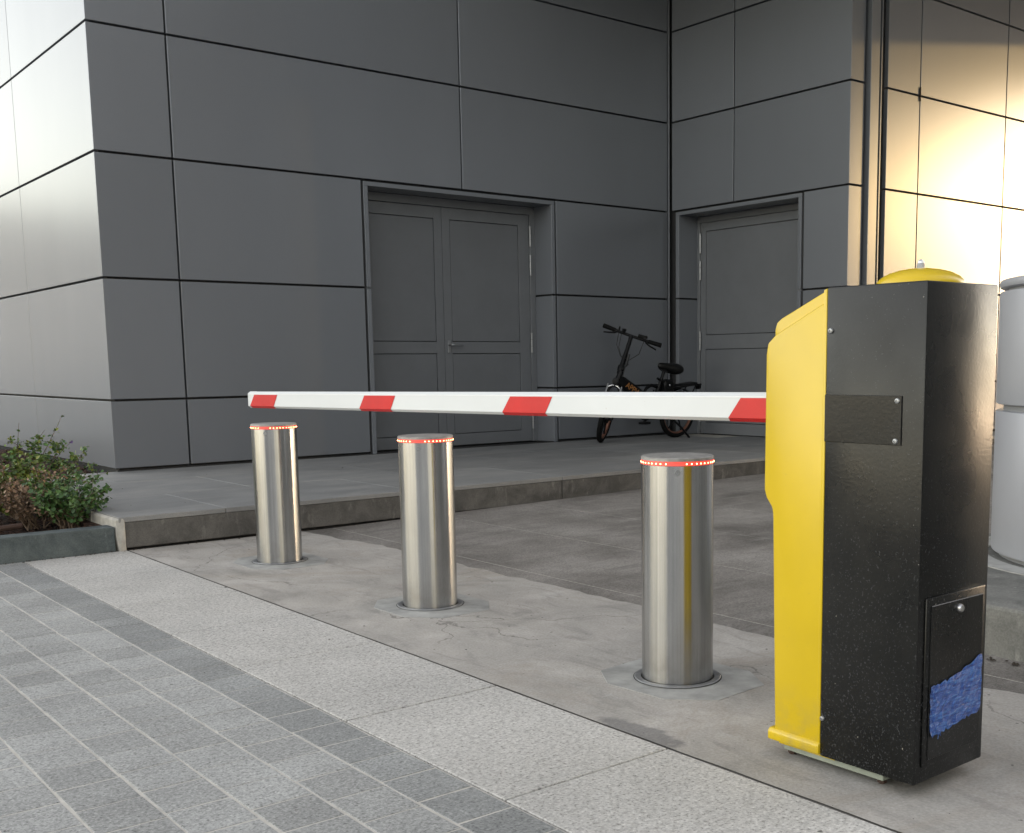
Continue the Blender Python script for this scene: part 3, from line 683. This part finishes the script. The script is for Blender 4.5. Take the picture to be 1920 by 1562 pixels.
def shrub(label, stems, leafcols, leaf_size, seed, base, n_leaf, dead=False, flowers=0):
    """stems: list of (tip offset) from base; leaves spread along stems"""
    q = random.Random(seed); t = thing('shrub', label, 'shrub', base)
    B0 = Vector(base); sb = MB(); lb = bmesh.new(); cl = lb.loops.layers.float_color.new('Col')
    paths = []
    for (dx, dy, dzz, side) in stems:
        tip = B0 + Vector((dx, dy, dzz)); st = B0 + Vector((q.uniform(-.05, .05), q.uniform(-.05, .05), -.02))
        mid = st.lerp(tip, .45) + Vector((q.uniform(-.05, .05), q.uniform(-.05, .05), q.uniform(.0, .06)))
        path = []
        for k in range(9):
            s = k/8; p = st*(1-s)**2 + mid*2*s*(1-s) + tip*s*s
            path.append(p + Vector((q.uniform(-1, 1), q.uniform(-1, 1), q.uniform(-1, 1)))*.006*(k > 0))
        sb.tube(path, [.0042*(1-.75*k/8) for k in range(9)], 5); paths.append(path)
        for _ in range(side):
            k = q.randint(3, 7); p0 = path[k]; d = Vector((q.uniform(-1, 1), q.uniform(-1, 1), q.uniform(-.1, .9))).normalized()*q.uniform(.06, .16)
            pp = [p0, p0+d*.5+Vector((0, 0, .01)), p0+d]; sb.tube(pp, [.0022, .0016, .001], 4); paths.append(pp)
    def add_leaf(p, nrm, up, s, col):
        w = s*q.uniform(.36, .48); side = nrm.cross(up).normalized(); curl = q.uniform(-.25, .3)
        pts = [p, p+up*s*.35+side*w+nrm*s*.08, p+up*s*.75+side*w*.8+nrm*s*.05, p+up*s*1.08+nrm*s*curl*.4, p+up*s*.75-side*w*.8+nrm*s*.05, p+up*s*.35-side*w+nrm*s*.08, p+up*s*.55-nrm*s*.04]
        v = [lb.verts.new(x) for x in pts]
        for a, c in ((0, 1), (1, 2), (2, 3), (3, 4), (4, 5), (5, 0)):
            f = lb.faces.new((v[a], v[c], v[6]))
            for lp in f.loops: lp[cl] = (*col, 1)
    for _ in range(n_leaf):
        path = q.choice(paths); k = q.uniform(.25 if len(path) > 4 else .1, 1.0)*(len(path)-1); i = min(int(k), len(path)-2)
        p = path[i].lerp(path[i+1], k-i) + Vector((q.gauss(0, .012), q.gauss(0, .012), q.gauss(0, .010)))
        nrm = Vector((q.uniform(-.8, .8), q.uniform(-.9, .5), q.uniform(.1, 1))).normalized()
        up = Vector((q.uniform(-1, 1), q.uniform(-1, 1), q.uniform(-.5, .6))); up = (up - nrm*up.dot(nrm)).normalized()
        c = q.choice(leafcols); g = q.uniform(.7, 1.3); c = tuple(x*g for x in c)
        add_leaf(p, nrm, up, leaf_size*q.uniform(.55, 1.2)*(.75 if k/(len(path)-1) > .85 else 1), c)
    for _ in range(flowers):
        path = q.choice([x for x in paths if len(x) > 4]); p = path[-1]
        for _k in range(6):
            nrm = Vector((q.uniform(-1, 1), -1, q.uniform(-.3, 1))).normalized(); up = Vector((q.uniform(-1, 1), q.uniform(-.3, .3), q.uniform(-1, 1))); up = (up-nrm*up.dot(nrm)).normalized()
            add_leaf(p, nrm, up, .013, (.085, .045, .16))
    sb.build('stem', MAT['twig'], t)
    m = bpy.data.meshes.new('foliage'); bmesh.ops.translate(lb, verts=lb.verts, vec=-B0); lb.to_mesh(m); lb.free(); m.materials.append(MAT['leaf'])
    f = bpy.data.objects.new('foliage', m); COL.objects.link(f); f.parent = t
    return t
q = random.Random(31)
G1 = [(.045, .105, .028), (.06, .13, .032), (.035, .08, .028), (.085, .15, .05)]
G2 = [(.10, .14, .025), (.08, .13, .028), (.14, .16, .03), (.06, .11, .026)]
BR_ = [(.22, .13, .08), (.16, .095, .06), (.28, .19, .12), (.11, .07, .045)]
stems = [(q.uniform(-.18, .22), q.uniform(-.08, .5), q.uniform(.06, .26), 3) for _ in range(24)] + [(.16, .20, .10, 3), (.22, .30, .12, 2), (.05, -.06, .06, 3), (.26, .42, .20, 2)]
shrub('dark green round leaved shrub at the right end of the planter beside the platform', stems, G1, .028, 5, (1.73, 6.56, .11), 1900, flowers=2)
stems = [(q.uniform(-.22, .20), q.uniform(-.15, .35), q.uniform(.12, .34), 4) for _ in range(16)]
shrub('dry brown shrub with withered leaves in the middle of the planter', stems, BR_, .022, 6, (1.58, 6.70, .11), 900)
stems = [(q.uniform(-.5, .22), q.uniform(-.15, .6), q.uniform(.12, .36), 4) for _ in range(26)]
shrub('broad yellow green shrub behind the dry brown one in the planter', stems, G2, .028, 8, (1.62, 7.05, .12), 3600)
stems = [(.06, .1, .50, 2), (.20, .12, .44, 2), (.33, .2, .52, 2), (-.18, .1, .46, 2), (.10, -.1, .40, 2), (.36, .1, .36, 2), (.45, .15, .27, 2), (.50, .35, .24, 2), (.60, .45, .19, 2), (.68, .40, .12, 2), (.40, -.1, .16, 3), (.55, .1, .10, 3), (.24, -.05, .36, 3), (-.30, .2, .40, 2), (.02, .0, .36, 3), (.16, .1, .36, 3), (.28, .0, .26, 2)]
shrub('tall open shrub with thin sprigs and small purple flowers against the pale facade', stems, G1+G2, .026, 9, (1.72, 7.60, .14), 1450, flowers=3)
stems = [(q.uniform(-.3, .3), q.uniform(-.2, .3), q.uniform(.10, .30), 3) for _ in range(14)]
shrub('low green shrub at the kerb end of the planter beside the fallen branch', stems, G2+BR_[:1], .026, 12, (1.22, 6.85, .11), 1000)

# ================================================================== BICYCLE
# built upright in its own frame (x forward, y left, z up), then leaned and turned
bike = thing('bicycle', 'black folding electric bicycle with copper rims parked against the grey wall', 'bicycle', (7.78, 8.50, PZ))
bike.rotation_euler = (0, 0, R(180)); bike['_org'] = [0, 0, 0]
lean = Matrix.Rotation(R(-7), 4, 'X')               # leans to its left (kickstand) side
WR = .248
def bp(p): return lean @ Vector(p)
def bt(name, pts, r, mat, seg=10, parent=None):
    b = MB(); b.tube([bp(p) for p in pts], r, seg); return b.build(name, mat, parent or bike, smooth=50)
FA, RA = Vector((.50, 0, WR)), Vector((-.52, 0, WR))
H0, H1 = Vector((.405, 0, .455)), Vector((.285, 0, .60))
steer_ax = Vector((-.26, 0, .97)).normalized()
steer = Matrix.Translation(H0) @ Matrix.Rotation(R(38), 4, steer_ax) @ Matrix.Translation(-H0)
HT0, HT1 = Vector((.345, 0, .50)), Vector((.315, 0, .62))
def wheel(name, axle, M):
    w = bpy.data.objects.new(name, None); COL.objects.link(w); w.parent = bike; w['_org'] = [0, 0, 0]
    T = lean @ M @ Matrix.Translation(axle) @ Matrix.Rotation(R(90), 4, 'X')
    b = MB(); tr = .026
    b.lathe([(WR-tr+tr*math.cos(a), tr*math.sin(a)) for a in [2*math.pi*k/14 for k in range(14)]], seg=56, mat=T, close=True); b.build('tyre', MAT['grip'], w, smooth=60)
    b = MB(); rr = WR-.045; b.lathe([(rr, -.017), (rr+.012, -.019), (rr+.012, .019), (rr, .017), (rr-.014, .008), (rr-.014, -.008)], seg=56, mat=T, close=True); b.build('rim', MAT['rim'], w, smooth=35)
    b = MB()
    b.lathe([(0, -.055), (.014, -.055), (.014, -.035), (.045, -.028), (.045, .028), (.014, .035), (.014, .055), (0, .055)], seg=24, mat=T)
    b.build('hub', MAT['bike'], w, smooth=35)
    b = MB()
    for k in range(6):
        a = 2*math.pi*k/6; ca, sa = math.cos(a), math.sin(a)
        b.tube([T @ Vector((.04*ca, .04*sa, 0)), T @ Vector(((rr-.005)*math.cos(a+.12), (rr-.005)*math.sin(a+.12), 0))], .009, 6)
    b.build('spokes', MAT['bike'], w, smooth=50)
    return w
wheel('rear_wheel', RA, Matrix.Identity(4)); wheel('front_wheel', FA, steer)
S = lambda p: steer @ Vector(p)
# fork, stem, bars
for s in (-1, 1):
    bt('fork_blade', [S((.50, s*.06, WR)), S((.465, s*.062, .36)), S((.405, s*.055, .53)), S((.375, s*.03, .565))], [.012, .015, .016, .014], MAT['bike'])
b = MB(); b.tube([bp(S((.42, -.07, .545))), bp(S((.395, -.03, .57))), bp(S((.395, .03, .57))), bp(S((.42, .07, .545)))], .012, 8)
b.tube([bp(S((.455, -.07, .49))), bp(S((.42, -.07, .58)))], .010, 6); b.tube([bp(S((.455, .07, .49))), bp(S((.42, .07, .58)))], .010, 6); b.build('brake_caliper', MAT['chrome'], bike, smooth=50)
b = MB(); M = lean @ steer @ Matrix.Translation((.43, 0, .62)) @ Matrix.Rotation(R(80), 4, 'Y')
b.lathe([(0, -.03), (.022, -.028), (.033, .0), (.033, .02), (0, .026)], seg=18, mat=M); b.build('headlamp', MAT['bike'], bike, smooth=40)
bt('head_tube', [(.385, 0, .555), (.315, 0, .705)], .029, MAT['bike'], 14)
top = (.12, 0, 1.045)
bt('stem', [S((.325, 0, .68)), S((.275, 0, .77)), S((.20, 0, .90)), S(top)], [.028, .026, .021, .021], MAT['bike'], 12)
b = MB(); M = lean @ steer @ Matrix.Translation((.295, 0, .735)) @ Matrix.Rotation(R(-24), 4, 'Y')
b.lathe([(0, -.03), (.034, -.028), (.036, .02), (.026, .035), (0, .035)], seg=14, mat=M); b.tube([bp(S((.28, .03, .74))), bp(S((.24, .05, .78))), bp(S((.215, .05, .775)))], .006, 6); b.tube([bp(S((.315, .02, .73))), bp(S((.36, .03, .75)))], .008, 6); b.build('stem_hinge', MAT['bike'], bike, smooth=40)
tx, tz = top[0], top[2]; tl = math.tan(R(5))
def hb(y, dx=0, dz_=0): return S((tx+dx, y, tz+dz_-y*tl))
b = MB(); b.tube([bp(hb(-.29, -.05, 0)), bp(hb(-.17, -.02)), bp(hb(0)), bp(hb(.17, -.02)), bp(hb(.29, -.05, 0))], .0155, 10); b.build('handlebar', MAT['bike'], bike, smooth=50)
for s in (-1, 1):
    bt('grip', [hb(s*.175, -.021), hb(s*.31, -.054)], [.020, .024], MAT['grip'], 12)
    bt('brake_lever', [hb(s*.155, -.0, -.005), hb(s*.17, .03, -.015), hb(s*.22, .045, -.03), hb(s*.28, .03, -.045)], [.011, .010, .009, .008], MAT['bike'], 6)
b = MB(); M = lean @ steer @ Matrix.Translation(hb(.105) and (tx+.0, .105, tz+.022-.105*tl)); b2 = bmesh.new(); b2.free()
c0 = Vector((tx-.005, .115, tz+.026-.115*tl))
b.prism([bp(S(c0+Vector(p))) for p in ((-.03, -.045, -.012), (.03, -.045, -.005), (.03, .045, -.005), (-.03, .045, -.012))], bp(S(c0+Vector((0, 0, .03))))-bp(S(c0)), .004); b.build('display', MAT['bike'], bike)
bt('bell', [hb(-.085, .0, .0), hb(-.085, .0, .045)], [.016, .022], MAT['bike'], 12); bt('switch', [hb(-.135, .0, .01), hb(-.135, .0, .055)], [.010, .008], MAT['bike'], 8)
for k, (s, o1) in enumerate(((-.13, .05), (-.10, .07), (.14, .09))):
    bt('brake_cable', [hb(s, .02, -.01), S((tx+.06, s*.9, tz-.06-o1)), S((tx+.10, s*.35, tz-.18-o1*.5)), S((.27, .035, .84)), S((.325, .045, .74)), (.33, .045, .66)], .0040, MAT['cable'], 6)
bt('cable_wrap', [S((.245, .04, .88)), S((.29, .042, .78))], .014, MAT['cable'], 8)
# main frame
b = MB()
sec0 = [(-.03, -.055), (.03, -.055), (.036, .0), (.03, .055), (-.03, .055), (-.036, 0)]
def loft(m, stations):
    rings = []
    for (x, z, h, w, tilt_) in stations:
        d = Vector((math.cos(tilt_), 0, math.sin(tilt_))); u = Vector((-d.z, 0, d.x))
        rings.append([m.bm.verts.new(bp(Vector((x, 0, z)) + u*(sz*h) + Vector((0, sy*w, 0)))) for sy, sz in ((-.75, -1), (.75, -1), (1, -.6), (1, .6), (.75, 1), (-.75, 1), (-1, .6), (-1, -.6))])
    for A, B in zip(rings, rings[1:]):
        for i in range(8): m.bm.faces.new((A[i], A[(i+1) % 8], B[(i+1) % 8], B[i]))
    m.bm.faces.new(rings[0]); m.bm.faces.new(rings[-1][::-1]); bmesh.ops.recalc_face_normals(m.bm, faces=m.bm.faces)
loft(b, [(.36, .635, .045, .026, R(-150)), (.30, .60, .056, .032, R(-151)), (.02, .445, .058, .034, R(-152)), (-.06, .395, .050, .03, R(-165)), (-.14, .375, .03, .026, R(180))])
b.build('main_tube', MAT['bike'], bike)
b = MB(); b.tube([bp((-.0, 0, .47)), bp((-.05, 0, .535)), bp((-.11, 0, .56)), bp((-.18, 0, .545)), bp((-.22, 0, .53))], .017, 8); b.build('bow_tube', MAT['bike'], bike, smooth=50)
bt('seat_tube', [(-.125, 0, .27), (-.205, 0, .50), (-.225, 0, .56)], .024, MAT['bike'], 12)
bt('seat_post', [(-.222, 0, .55), (-.285, 0, .725)], .017, MAT['bike'], 12)
b = MB(); b.tube([bp((-.24, .0, .60)), bp((-.23, .045, .605))], .010, 8); b.tube([bp((-.235, 0, .61)), bp((-.19, 0, .63))], .013, 8); b.build('seat_clamp', MAT['bike'], bike)
for s in (-1, 1):
    bt('chain_stay', [(-.10, s*.035, .30), (-.30, s*.055, .27), (-.52, s*.07, WR)], .011, MAT['bike'], 8)
    bt('seat_stay', [(-.175, s*.03, .50), (-.34, s*.06, .42), (-.52, s*.07, WR)], .010, MAT['bike'], 8)
b = MB(); loft(b, [(-.25, .50, .085, .05, R(180)), (-.27, .505, .105, .058, R(180)), (-.37, .51, .105, .058, R(180)), (-.395, .505, .09, .05, R(180))]); b.build('battery', MAT['bike'], bike)
b = MB(); M = lean @ Matrix.Translation((-.32, .059, .565)) @ Matrix.Rotation(R(-90), 4, 'X'); b.lathe([(0, .004), (.010, .003), (.012, 0)], seg=14, mat=M); b.build('battery_lock', MAT['chrome'], bike, smooth=40)
# saddle
b = MB(); rings = []
for (x, hw, zt_, zb_) in ((-.19, .010, .775, .745), (-.205, .024, .790, .730), (-.26, .036, .792, .722), (-.32, .060, .785, .700), (-.38, .094, .785, .672), (-.435, .108, .785, .665), (-.47, .095, .775, .672), (-.49, .045, .755, .695)):
    rings.append([b.bm.verts.new(bp((x, hw*math.cos(a), (zt_+zb_)/2 + (zt_-zb_)/2*math.sin(a)))) for a in [2*math.pi*k/14 for k in range(14)]])
for A, B in zip(rings, rings[1:]):
    for i in range(14): b.bm.faces.new((A[i], A[(i+1) % 14], B[(i+1) % 14], B[i]))
b.bm.faces.new(rings[0]); b.bm.faces.new(rings[-1][::-1]); bmesh.ops.recalc_face_normals(b.bm, faces=b.bm.faces); b.build('saddle', MAT['seat'], bike, smooth=60)
b = MB()
for s in (-1, 1): b.tube([bp((-.21, s*.015, .735)), bp((-.27, s*.022, .70)), bp((-.38, s*.03, .68)), bp((-.44, s*.035, .69))], .005, 6)
b.build('saddle_rail', MAT['bike'], bike)
# rack, mudguard, cranks, stand
b = MB()
for s in (-1, 1): b.tube([bp((-.36, s*.05, .525)), bp((-.60, s*.06, .555)), bp((-.78, s*.055, .565)), bp((-.80, s*.02, .56))], .009, 8); b.tube([bp((-.70, s*.06, .56)), bp((-.52, s*.075, WR+.01))], .007, 6)
for x in (-.45, -.55, -.65, -.75): b.tube([bp((x, -.055, .525+(-x-.36)*.1)), bp((x, .055, .525+(-x-.36)*.1))], .006, 6)
b.prism([bp(p) for p in ((-.40, -.045, .54), (-.74, -.045, .572), (-.74, .045, .572), (-.40, .045, .54))], (0, 0, .012), .003); b.build('rack', MAT['bike'], bike, smooth=45)
b = MB(); pts = [(-.52+.275*math.cos(a), .0, WR+.275*math.sin(a)) for a in [R(20+12*k) for k in range(12)]]
for s in (0,):
    L = [[b.bm.verts.new(bp((p[0], y, p[2]-abs(y)*.25))) for y in (-.035, -.018, 0, .018, .035)] for p in pts]
    for A, B in zip(L, L[1:]):
        for i in range(4): b.bm.faces.new((A[i], A[i+1], B[i+1], B[i]))
b.build('mudguard', MAT['bike'], bike, smooth=60)
b = MB(); b.prism([bp(p) for p in ((-.785, -.03, .50), (-.815, -.03, .51), (-.815, -.03, .56), (-.785, -.03, .56))], (0, .06, 0), .004); b.build('tail_lamp', MAT['bike'], bike)
b = MB(); M = lean @ Matrix.Translation((-.10, -.05, .27)) @ Matrix.Rotation(R(90), 4, 'X'); b.lathe([(.02, -.004), (.075, -.004), (.08, 0), (.075, .004), (.02, .004)], seg=36, mat=M, close=True)
b.tube([bp((-.10, -.06, .27)), bp((-.10, .06, .27))], .02, 10); b.tube([bp((-.10, .06, .27)), bp((.03, .075, .19))], .011, 8); b.tube([bp((-.10, -.06, .27)), bp((-.23, -.075, .35))], .011, 8)
b.box(-.02, .08, .08, .16, .165, .19, .004); b.build('crankset', MAT['bike'], bike, smooth=40)
b = MB(); b.tube([bp((-.10, -.05, .345)), bp((-.52, -.05, .275))], .004, 5); b.tube([bp((-.10, -.05, .195)), bp((-.52, -.05, .195))], .004, 5); b.build('chain', MAT['bike'], bike)
b = MB(); b.tube([bp((-.33, .07, .25)), bp((-.45, .15, .13)), Vector((-.56, .17, .004))], .012, 8); b.build('kickstand', MAT['bike'], bike, smooth=50)
# lettering on the main tube: copper block letters, on its left side
def text_obj(body, size):
    cu = bpy.data.curves.new('lettering', 'FONT'); cu.body = body; cu.size = size; cu.extrude = .0006; cu.align_x = 'CENTER'; cu.align_y = 'CENTER'; cu.offset = .0012
    o = bpy.data.objects.new('lettering', cu); COL.objects.link(o); bpy.context.view_layer.update()
    m = bpy.data.meshes.new_from_object(o.evaluated_get(bpy.context.evaluated_depsgraph_get())); bpy.data.objects.remove(o); bpy.data.curves.remove(cu)
    return m
lm = text_obj('APPW', .082); lm.materials.append(MAT['letter'])
lo = bpy.data.objects.new('lettering', lm); COL.objects.link(lo); lo.parent = bike
# text x axis runs towards the rear (seen from the left side), slightly downwards
tx_ = Vector((-.875, 0, -.484)).normalized(); tn = Vector((0, 1, 0)); ty_ = tn.cross(tx_)
Mt = Matrix(((tx_.x, ty_.x, tn.x, .165), (tx_.y, ty_.y, tn.y, .0352), (tx_.z, ty_.z, tn.z, .527), (0, 0, 0, 1)))
lo.matrix_local = lean @ Mt

# ================================================================== ADDED OFF-FRAME BLOCKS (they shade the forecourt and show in the metal)
def block(name, label, x0, x1, y0, y1, h, floors, loc, mat=None):
    t = thing(name, label, 'building', loc)
    b = MB(); b.box(x0, x1, y0, y1, -.03, h, .05); w = b.build('wall', mat or MAT['far'], t)
    b = MB(); b.box(x0-.25, x1+.25, y0-.25, y1+.25, h, h+.35, .04); b.build('cornice', MAT['far'], t)
    fh = h/floors
    for f in range(floors):
        z0 = fh*f+1.0; z1 = fh*(f+1)-.5
        for side in range(4):
            L = (x1-x0) if side < 2 else (y1-y0); n = max(2, int(L/3.2)); b = MB()
            for k in range(n):
                a0 = (k+.22)*L/n; a1 = (k+.78)*L/n
                if side == 0: b.box(x0+a0, x0+a1, y0-.04, y0+.1, z0, z1)
                elif side == 1: b.box(x0+a0, x0+a1, y1-.1, y1+.04, z0, z1)
                elif side == 2: b.box(x0-.04, x0+.1, y0+a0, y0+a1, z0, z1)
                else: b.box(x1-.1, x1+.04, y0+a0, y0+a1, z0, z1)
            b.build('window_row', MAT['glass'], t)
    return t
block('shade_block', 'plain rendered block out of view, added to shade the forecourt', 36.1, 40, -110, -11.38, 15, 5, (38, -60, 0))  # unseen block, added to keep the sun off all but the golden wall
block('glow_screen_block', 'plain rendered taller block out of view, added to screen off sky glow', 2, 36, -40, -12.5, 16, 5, (20, -26, 0))  # added out of view to keep sky glow off main wall and cabinet
block('bollard_reflection_block', 'plain rendered block out of view, added for the bollard reflections', -40, -26, -60, -6, 8, 4, (-33, -33, 0))  # added behind the camera as a darker reflection in the bollards
block('facade_reflection_block', 'pale rendered block out of view, added for the left facade reflection', -80, 4, 100, 112, 13.5, 4, (-38, 106, 0), m_plain('pale_render', (.62, .65, .69), .8))  # added out of view for the left facade to mirror, lightened for that

# small litter on the paving
q = random.Random(77); b = MB()
def crumb(x, y, z, s):
    M = Matrix.Translation((x, y, z)) @ Matrix.Rotation(q.uniform(0, 6.28), 4, 'Z')
    pts = [M @ Vector((s*math.cos(a)*q.uniform(.6, 1.2), s*.7*math.sin(a)*q.uniform(.6, 1.2), 0)) for a in [k*6.283/6 for k in range(6)]]
    c = b.bm.verts.new(M @ Vector((0, 0, s*.5))); v = [b.bm.verts.new(p) for p in pts]
    for i in range(6): b.bm.faces.new((v[i], v[(i+1) % 6], c))
for k in range(26): crumb(q.uniform(.7, 2.7), q.uniform(1.6, 5.8), .0035, q.uniform(.002, .005))
for k in range(14): crumb(q.uniform(1.95, 5), q.uniform(6.4, 8.6), PZ+.001, q.uniform(.004, .009))
for k in range(160): crumb(q.uniform(1.9, 4.4) if k % 3 else q.uniform(1.2, 2.0), 6.138-abs(q.gauss(0, .018)), .003+max(0, 0), q.uniform(.003, .009))
for k in range(60): crumb(3.27-abs(q.gauss(0, .02)), q.uniform(1.2, 2.3), .006, q.uniform(.004, .012))
lit = b.build('litter', MAT['debris']); struct(lit, 'stuff'); lit['label'] = 'dark crumbs and dry leaf bits scattered along the kerb'; lit['category'] = 'litter'

for o in bpy.data.objects:
    if '_org' in o: del o['_org']
print('pavers', n_pav, 'objects', len(bpy.data.objects))
